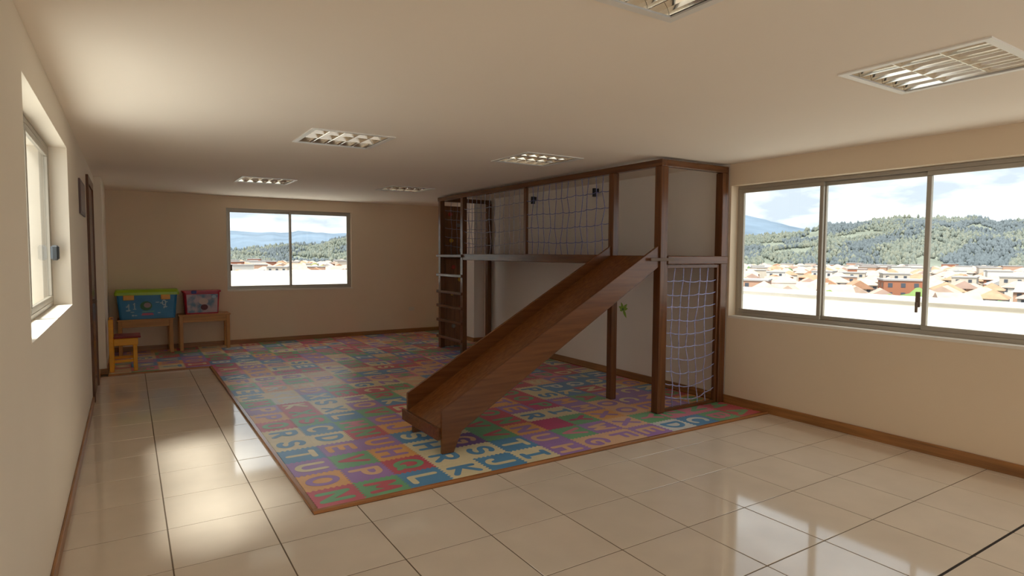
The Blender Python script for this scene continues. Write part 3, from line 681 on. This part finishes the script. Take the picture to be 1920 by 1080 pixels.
# ------------------------------------------------------------------ small things on the walls
ol = empty('power_outlet', (4.51, YB-.0, 0.45), 'ivory power outlet low on the back wall', 'outlet')
box('plate', 4.455, 4.565, YB-.009, YB-.0005, 0.415, 0.485, IVORY, ol, .002)
box('socket', 4.480, 4.500, YB-.011, YB-.009, 0.440, 0.460, IVORY, ol); box('socket', 4.520, 4.540, YB-.011, YB-.009, 0.440, 0.460, IVORY, ol)
sg = empty('wall_plaque', (XL, 6.42, 1.97), 'dark framed plaque hanging on the left wall beside the door', 'plaque')
box('frame', XL+.0005, XL+.013, 6.10, 6.76, 1.81, 2.10, mat('plaque_frame', (.10, .06, .06), .4), sg, .002)
box('plate', XL+.013, XL+.016, 6.13, 6.73, 1.835, 2.075, mat('plaque_face', (.20, .14, .14), .35, var=.3, vscale=(9, 9, 9)), sg)
def spot(y, z, label):
    t = empty('wall_lamp', (XR, y, z), label, 'lamp')
    box('bracket', XR-.012, XR-.0005, y-.02, y+.02, z-.02, z+.03, BLACK, t, .003)
    v, f = tube([(XR-.012, y, z), (XR-.05, y, z-.01)], .008, 8); mobj('arm', [Vector(p)-t.location for p in v], f, BLACK, t)
    v, f = tube([(XR-.055, y, z+.03), (XR-.055, y, z-.03), (XR-.055, y, z-.075)], .030, 10); mobj('head', [Vector(p)-t.location for p in v], f, BLACK, t)
spot(5.98, 2.305, 'small black wall lamp behind the net nearest the slide')
spot(7.37, 2.305, 'small black wall lamp high on the wall behind the far net')
# leaf sticker and letters on the right wall
LEAF = [mat('leaf_green', (.28, .46, .05), .6), mat('leaf_dark', (.04, .13, .03), .6)]
st = empty('leaf_sticker', (XR, 5.48, 0.83), 'green palm leaf wall sticker beside the slide post', 'sticker')
for k, (a, ln) in enumerate(((160, .085), (115, .095), (45, .10), (10, .085), (-60, .12), (200, .06))):
    v = []; n = 8
    for i in range(n):
        t = i/(n-1); v.append((ln*t, .020*math.sin(math.pi*t**.8), 0))
    for i in range(n-2, 0, -1):
        t = i/(n-1); v.append((ln*t, -.020*math.sin(math.pi*t**.8), 0))
    ca, sa = math.cos(math.radians(a)), math.sin(math.radians(a))
    # seen from the room +u is towards -y
    V = [(-.0015-.0004*k, -(p[0]*ca-p[1]*sa), p[0]*sa+p[1]*ca) for p in v]
    mobj('leaf', V, [tuple(range(len(V)))], LEAF[0 if k % 2 else 0], st)
v, f = disc(.016, .016, 10); mobj('leaf_centre', [(-.005, p[0], p[1]) for p in v], f, LEAF[1], st)
tx = empty('wall_lettering', (XR, 6.03, 0.66), 'small dark lettering stuck on the wall behind the slide', 'lettering')
DK = mat('dark_print', (.06, .045, .04), .6)
def smalls(ch_, u):
    if ch_ == 'a': return [arc(u+.022, .026, .018, .024, 0, 360, 10), [(u+.040, .055), (u+.040, 0)]]
    if ch_ == 'i': return [[(u+.01, .05), (u+.01, 0)], [(u+.01, .076), (u+.01, .078)]]
    return [[(u+.006, .06), (u+.006, 0)], [(u+.006, .04), (u+.03, .058), (u+.04, .04), (u+.04, 0)]]
u = 0
for ch_ in 'nai':
    parts = []
    for line in smalls(ch_, u):
        for i in range(len(line)-1):
            (x0, y0), (x1, y1) = line[i], line[i+1]; a = math.atan2(y1-y0, x1-x0); r = .006
            ring = [(x0+r*math.cos(a+math.pi/2+math.pi*q/4), y0+r*math.sin(a+math.pi/2+math.pi*q/4)) for q in range(5)]+[(x1+r*math.cos(a-math.pi/2+math.pi*q/4), y1+r*math.sin(a-math.pi/2+math.pi*q/4)) for q in range(5)]
            parts.append(([(-.002-.0001*len(parts), .09-p, q) for p, q in ring], [tuple(range(len(ring)))]))
    v, f = merge(parts); mobj('letter', v, f, DK, tx); u += .058 if ch_ != 'i' else .03

# ------------------------------------------------------------------ outside: terrace, parapets, neighbour block
XP, YP = 6.62, 13.4
tag(boxes('terrace_deck', [(XR+T, XP+.2, -8, YP+.2, -0.4, -0.08), (-6, XR+T, YB+T, YP+.2, -0.4, -0.08), (-6, XL-T, -8, YB+T, -0.4, -0.08)], ROOFD), kind='structure')
tag(box('wall_parapet_right', XP, XP+.15, -8, YP+.15, -0.08, 1.045, WHITE), kind='structure')
tag(box('wall_parapet_back', -6, XP, YP, YP+.15, -0.08, 1.075, WHITE), kind='structure')
tag(box('trim_6', XP-.025, XP+.175, -8, YP+.175, 1.045, 1.085, COPING), kind='structure')
tag(box('trim_7', -6, XP-.025, YP-.025, YP+.175, 1.075, 1.115, COPING), kind='structure')
nb_ = empty('neighbour_block', (-2.5, 9.6, -0.08), 'white rendered block standing outside the left window', 'building')
box('wall', -4.5, -0.62, 8.4, 11.0, -0.08, 4.2, WHITE, nb_); box('pilaster', -0.90, -0.60, 8.25, 8.40, -0.08, 4.2, WHITE, nb_)
box('coping', -4.6, -0.55, 8.2, 11.1, 4.2, 4.3, COPING, nb_)

# ------------------------------------------------------------------ outside: valley, hills, town
GZ = -13.0
def lerp(tab, a):
    if a <= tab[0][0]: return tab[0][1]
    for (a0, e0), (a1, e1) in zip(tab, tab[1:]):
        if a <= a1: return e0+(e1-e0)*(a-a0)/(a1-a0)
    return tab[-1][1]
NEAR = [(-60, 1.0), (0, .10), (7.4, .15), (10.4, .50), (12.4, .75), (14.8, .75), (16, 1.2), (17.2, 1.45), (22, 1.8), (35, 2.3), (50, 1.7), (53.2, 1.6), (56, 1.8), (59, 2.2), (59.6, 2.55), (61.7, 2.55), (63.2, 2.85), (65, 3.05), (66.8, 3.1), (68.1, 2.75), (69.8, 2.85), (71.3, 2.4), (72.5, 2.6), (76, 3.0), (90, 2.6), (130, 2.0)]
FAR = [(-60, 1.6), (7.3, 1.85), (9.5, 1.71), (12.4, 1.80), (13, 1.98), (13.6, 1.85), (15.8, 1.72), (17.2, 1.8), (30, 2.2), (48, 3.6), (53.2, 3.55), (55.2, 3.0), (57.4, 2.4), (60, 2.0), (75, 2.4), (130, 2.0)]
R0, R1 = 560.0, 1350.0
def ground(az, r):
    if r < R0: return GZ + max(0, (r-250)/310)*1.0
    base = GZ+1.0; top = CAM.z+R1*math.tan(math.radians(lerp(NEAR, az)))-4
    t = min(1, (r-R0)/(R1-R0)); s = t*t*(3-2*t)*.45+t*.55
    n = noise.noise(Vector((az*.22, r*.006, 1.3)))*.5+noise.noise(Vector((az*.6, r*.016, 7.7)))*.22
    return base+(top-base)*s+n*16*math.sin(math.pi*min(1, max(0, t)))
HILLM = mat('hill_grass_haze', (0.175, 0.19, 0.155), .95, .05, var=.22, vscale=(.012, .012, .02), detail=6)  # air haze mixed into the base colour as pale grey-green
FARM = mat('far_mountain', (0.135, 0.18, 0.235), .95, .05, var=.20, vscale=(.004, .004, .008), detail=6)  # blue-grey base colour carries the distance haze
GRDM = mat('valley_ground', (0.22, 0.205, 0.16), .95, .05, var=.2, vscale=(.03, .03, .03))
azs = [a*.5 for a in range(-80, 241)]; rads = [20, 120, 250, 400, R0]+[R0+(R1-R0)*k/18 for k in range(1, 19)]+[R1+150, R1+400]
V = []; F = []; MI = []
for a in azs:
    for r in rads:
        zz = ground(a, r) if r <= R1 else ground(a, R1)-(r-R1)*.12
        V.append((r*math.sin(math.radians(a)), r*math.cos(math.radians(a)), zz))
nr = len(rads)
for i in range(len(azs)-1):
    for j in range(nr-1):
        F.append((i*nr+j, i*nr+j+1, (i+1)*nr+j+1, (i+1)*nr+j)); MI.append(0 if rads[j] >= R0 else 1)
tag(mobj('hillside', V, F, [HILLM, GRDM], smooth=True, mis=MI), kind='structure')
V = []; F = []; RF = 4200.0
for i, a in enumerate(azs):
    e_ = lerp(FAR, a); top = CAM.z+RF*math.tan(math.radians(e_))+noise.noise(Vector((a*.9, 3.1, 0)))*9
    for k, (rr_, s) in enumerate(((2600, .0), (3100, .35), (3700, .75), (RF, 1.0), (RF+600, .6))):
        zz = GZ+10+(top-GZ-10)*s+(noise.noise(Vector((a*.5, k*1.7, 5)))*25 if 0 < k < 3 else 0)
        V.append((rr_*math.sin(math.radians(a)), rr_*math.cos(math.radians(a)), zz))
for i in range(len(azs)-1):
    for j in range(4): F.append((i*5+j, i*5+j+1, (i+1)*5+j+1, (i+1)*5+j))
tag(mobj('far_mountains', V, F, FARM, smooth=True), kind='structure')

# forest on the slopes: far too many to count
rf = random.Random(12); V = []; F = []; MI = []
FORM = [mat('forest_green_haze', (0.155, 0.172, 0.148), .95, .05), mat('forest_olive_haze', (0.185, 0.192, 0.155), .95, .05), mat('forest_cloud_shade', (0.118, 0.138, 0.150), .95, .05)]  # greens greyed for haze; the last one also paints cloud shadow
def tree_blob(x, y, z, w, h, mi):
    k = len(V); n = 5; a0 = rf.uniform(0, 1)
    V.append((x, y, z))
    for q, (s, t) in enumerate(((.85, .35), (.7, .7))):
        for i in range(n):
            a = a0+2*math.pi*(i+.5*q)/n; j_ = rf.uniform(.75, 1.25); V.append((x+w*s*j_*math.cos(a), y+w*s*j_*math.sin(a), z+h*t*rf.uniform(.9, 1.1)))
    V.append((x, y, z+h))
    for i in range(n):
        b, c2 = k+1+i, k+1+(i+1) % n; d, e2 = k+1+n+i, k+1+n+(i+1) % n
        for q in ((k, c2, b), (b, c2, d), (c2, e2, d), (d, e2, k+2*n+1)): F.append(q); MI.append(mi)
for (lo, hi, cnt) in ((2, 24, 7000), (48, 80, 17000)):
    for _ in range(cnt):
        a = rf.uniform(lo, hi); t = rf.random()**.85; r = R0+40+(R1-R0-35)*t
        dens = noise.noise(Vector((a*.35, r*.008, 2.0)))
        if dens < -.30: continue
        h = rf.uniform(4, 7.8)*(1.5 if t > .93 and rf.random() < .3 else 1); w = h*rf.uniform(.22, .38)
        cl = noise.noise(Vector((a*.22+4, r*.004, 9.0)))
        mi = 2 if cl+rf.uniform(-.15, .15) > .08 else (1 if rf.random() < .4 else 0)  # noise picks the patches painted as cloud shadow
        tree_blob(r*math.sin(math.radians(a)), r*math.cos(math.radians(a)), ground(a, r)-.5, w, h, mi)
tag(mobj('forest', V, F, FORM, mis=MI), 'distant haze-tinted grey green forest covering the hill slopes', 'forest', kind='stuff')

# town houses
WALLC = [mat('house_cream', (.46, .41, .35), .9, .1), mat('house_white', (.52, .50, .475), .9, .1), mat('house_salmon', (.40, .25, .18), .9, .1), mat('house_brick', (.30, .13, .08), .9, .1)]
WN = ['cream', 'white', 'salmon', 'brick']
ROOFC = [mat('roof_orange', (.38, .215, .14), .9, .1, var=.15, vscale=(.4, .4, .4)), mat('roof_pale_clay', (.43, .32, .26), .9, .1, var=.12, vscale=(.4, .4, .4)), mat('roof_grey', (.33, .32, .32), .9, .1), mat('roof_pink', (.41, .29, .245), .9, .1, var=.12, vscale=(.4, .4, .4))]
RN = ['orange tiled', 'pale clay tiled', 'grey sheet', 'dusty pink tiled']
WINM = mat('house_window', (.06, .07, .09), .3, .5)
house_me = {}
def house_meshes(kind):
    """kind 0 hip roof, 1 gable, 2 flat block with parapet"""
    if kind in house_me: return house_me[kind]
    w, d, h = ((10, 8, 5.6), (9, 9, 5.2), (11, 9, 8.6))[kind]
    wv, wf = bverts(-w/2, w/2, -d/2, d/2, -3, h), list(BF)
    o = .6
    if kind == 0:
        rv = [(-w/2-o, -d/2-o, h-.15), (w/2+o, -d/2-o, h-.15), (w/2+o, d/2+o, h-.15), (-w/2-o, d/2+o, h-.15), (-w/2+d/2, 0, h+2.3), (w/2-d/2, 0, h+2.3)]
        rfc = [(0, 3, 2, 1), (0, 1, 5, 4), (1, 2, 5), (2, 3, 4, 5), (3, 0, 4)]
    elif kind == 1:
        rv = [(-w/2-o, -d/2-o, h-.3), (w/2+o, -d/2-o, h-.3), (w/2+o, d/2+o, h-.3), (-w/2-o, d/2+o, h-.3), (0, -d/2-o, h+2.4), (0, d/2+o, h+2.4)]
        rfc = [(0, 3, 2, 1), (0, 4, 5, 3), (1, 2, 5, 4), (0, 1, 4), (3, 5, 2)]
    else:
        rv = bverts(-w/2-.25, w/2+.25, -d/2-.25, d/2+.25, h, h+.5); rfc = list(BF)
    wins = []
    rows = 2 if kind < 2 else 3
    for s in range(rows):
        zc = 1.0+2.8*s
        for k in range(3):
            xx = -w/2+w*(k+.5)/3
            wins.append(bverts(xx-.65, xx+.65, -d/2-.06, -d/2, zc, zc+1.3))
            if k < 2:
                yy = -d/2+d*(k+.5)/2; wins.append(bverts(-w/2-.06, -w/2, yy-.65, yy+.65, zc, zc+1.3))
    def mk(n_, v, f):
        me = bpy.data.meshes.new(n_); me.from_pydata(v, [], f); me.materials.append(WALLC[0]); me.update(); return me
    house_me[kind] = (mk('walls', wv, wf), mk('roof', rv, rfc), [mk('window', b, BF) for b in wins]); return house_me[kind]
rh = random.Random(33); placed = []
def oset(o, m): o.material_slots[0].link = 'OBJECT'; o.material_slots[0].material = m
def pick(): 
    k = rh.choice((0, 0, 0, 1, 1, 2)); ci = rh.choices(range(4), (4, 4, 2, 1.2))[0]
    return k, ci, (2 if k == 2 else rh.choices(range(4), (3, 4, .6, 3))[0])
def spot_free(a, r, d):
    x, y = r*math.sin(math.radians(a)), r*math.cos(math.radians(a))
    if any((x-px)**2+(y-py)**2 < d*d for px, py in placed): return None
    placed.append((x, y)); return x, y
def house(a, r, where):
    xy = spot_free(a, r, 11.0)
    if xy is None: return False
    k, ci, ri = pick(); wm, rm, wl = house_meshes(k)
    kindn = ('hip roofed', 'gabled', 'flat topped')[k]
    t = empty('house', (xy[0], xy[1], ground(a, r)), 'far %s %s house with %s roof seen through the %s window' % (WN[ci], kindn, RN[ri], where), 'house', 'houses of the town beyond the %s window' % where,
              rz=-math.radians(a)+rh.choice((0, 0, math.pi/2))+rh.uniform(-.25, .25))
    t.scale = (rh.uniform(.70, .88), rh.uniform(.70, .88), rh.uniform(.72, .95))
    q = bpy.data.objects.new('walls', wm); link(q, t); oset(q, WALLC[ci])
    q = bpy.data.objects.new('roof', rm); link(q, t); oset(q, ROOFC[ri])
    if r < 320:
        for me in wl:
            q = bpy.data.objects.new('window', me); link(q, t); oset(q, WINM)
    return True
cnt = 0; tries = 0
while cnt < 225 and tries < 9000:
    tries += 1; a = rh.uniform(50.5, 75); r = 165+215*rh.random()**.9
    cnt += house(a, r, 'right')
cnt = 0; tries = 0
while cnt < 75 and tries < 5000:
    tries += 1; a = rh.uniform(5, 19.5); r = 250+150*rh.random()
    cnt += house(a, r, 'back')
# the rest of the town, too far and too many to pick apart
HV = []; HF = []; HM = []; tries = 0; cnt = 0
while cnt < 620 and tries < 20000:
    tries += 1; rt_ = rh.random() < .7
    a = rh.uniform(50.5, 75) if rt_ else rh.uniform(5, 19.5); r = (405 if rt_ else 425)+160*rh.random()
    xy = spot_free(a, r, 9.5)
    if xy is None: continue
    cnt += 1; k, ci, ri = pick(); wm, rm, wl = house_meshes(k); sc_ = rh.uniform(.65, .9); an = -math.radians(a)+rh.uniform(-.3, .3); ca, sa = math.cos(an), math.sin(an); g_ = ground(a, r)
    for me, mi in ((wm, ci), (rm, 4+ri)):
        k0 = len(HV); HV += [(xy[0]+sc_*(v.co.x*ca-v.co.y*sa), xy[1]+sc_*(v.co.x*sa+v.co.y*ca), g_+sc_*v.co.z) for v in me.vertices]
        for p in me.polygons: HF.append(tuple(i+k0 for i in p.vertices)); HM.append(mi)
tag(mobj('far_town', HV, HF, WALLC+ROOFC, mis=HM), 'dense far rows of pale houses at the foot of the hills', 'town', kind='stuff')
# trees between the houses
TG = [mat('town_tree_green', (.16, .22, .08), .9, .05), mat('town_tree_dark', (.10, .17, .07), .9, .05), mat('town_tree_olive', (.22, .21, .09), .9, .05)]
TNm = ['bright green', 'dark green', 'olive']
tc_me = []
for q in range(3):
    bm = bmesh.new(); bmesh.ops.create_icosphere(bm, subdivisions=2, radius=1)
    for v in bm.verts: v.co *= 1+.35*noise.noise(v.co*1.7+Vector((q*5, 0, 0))); v.co.z *= 1.15
    me = bpy.data.meshes.new('crown'); bm.to_mesh(me); bm.free(); me.materials.append(TG[q]); [setattr(p, 'use_smooth', True) for p in me.polygons]; tc_me.append(me)
tv, tf = tube([(0, 0, -1), (0, 0, 1)], .12, 6); tkm = bpy.data.meshes.new('trunk'); tkm.from_pydata(tv, [], tf); tkm.materials.append(mat('bark', (.16, .11, .08), .9, .05)); tkm.update()
cnt = 0; tries = 0
while cnt < 46 and tries < 3000:
    tries += 1
    right = rh.random() < .72
    a = rh.uniform(50, 76) if right else rh.uniform(4, 20); r = rh.uniform(150 if right else 240, 560)
    x, y = r*math.sin(math.radians(a)), r*math.cos(math.radians(a))
    if any((x-px)**2+(y-py)**2 < 10.5**2 for px, py in placed): continue
    placed.append((x, y)); cnt += 1; q = rh.randrange(3); h = rh.uniform(1.5, 2.9); wn = 'right' if right else 'back'
    t = empty('town_tree', (x, y, ground(a, r)), 'distant %s tree among the houses seen through the %s window' % (TNm[q], wn), 'tree', 'trees among the houses beyond the %s window' % wn)
    c_ = bpy.data.objects.new('crown', tc_me[q]); link(c_, t); c_.location = (0, 0, h*1.5); c_.scale = (h, h, h*1.1)
    k_ = bpy.data.objects.new('trunk', tkm); link(k_, t); k_.location = (0, 0, .8); k_.scale = (2, 2, 2)
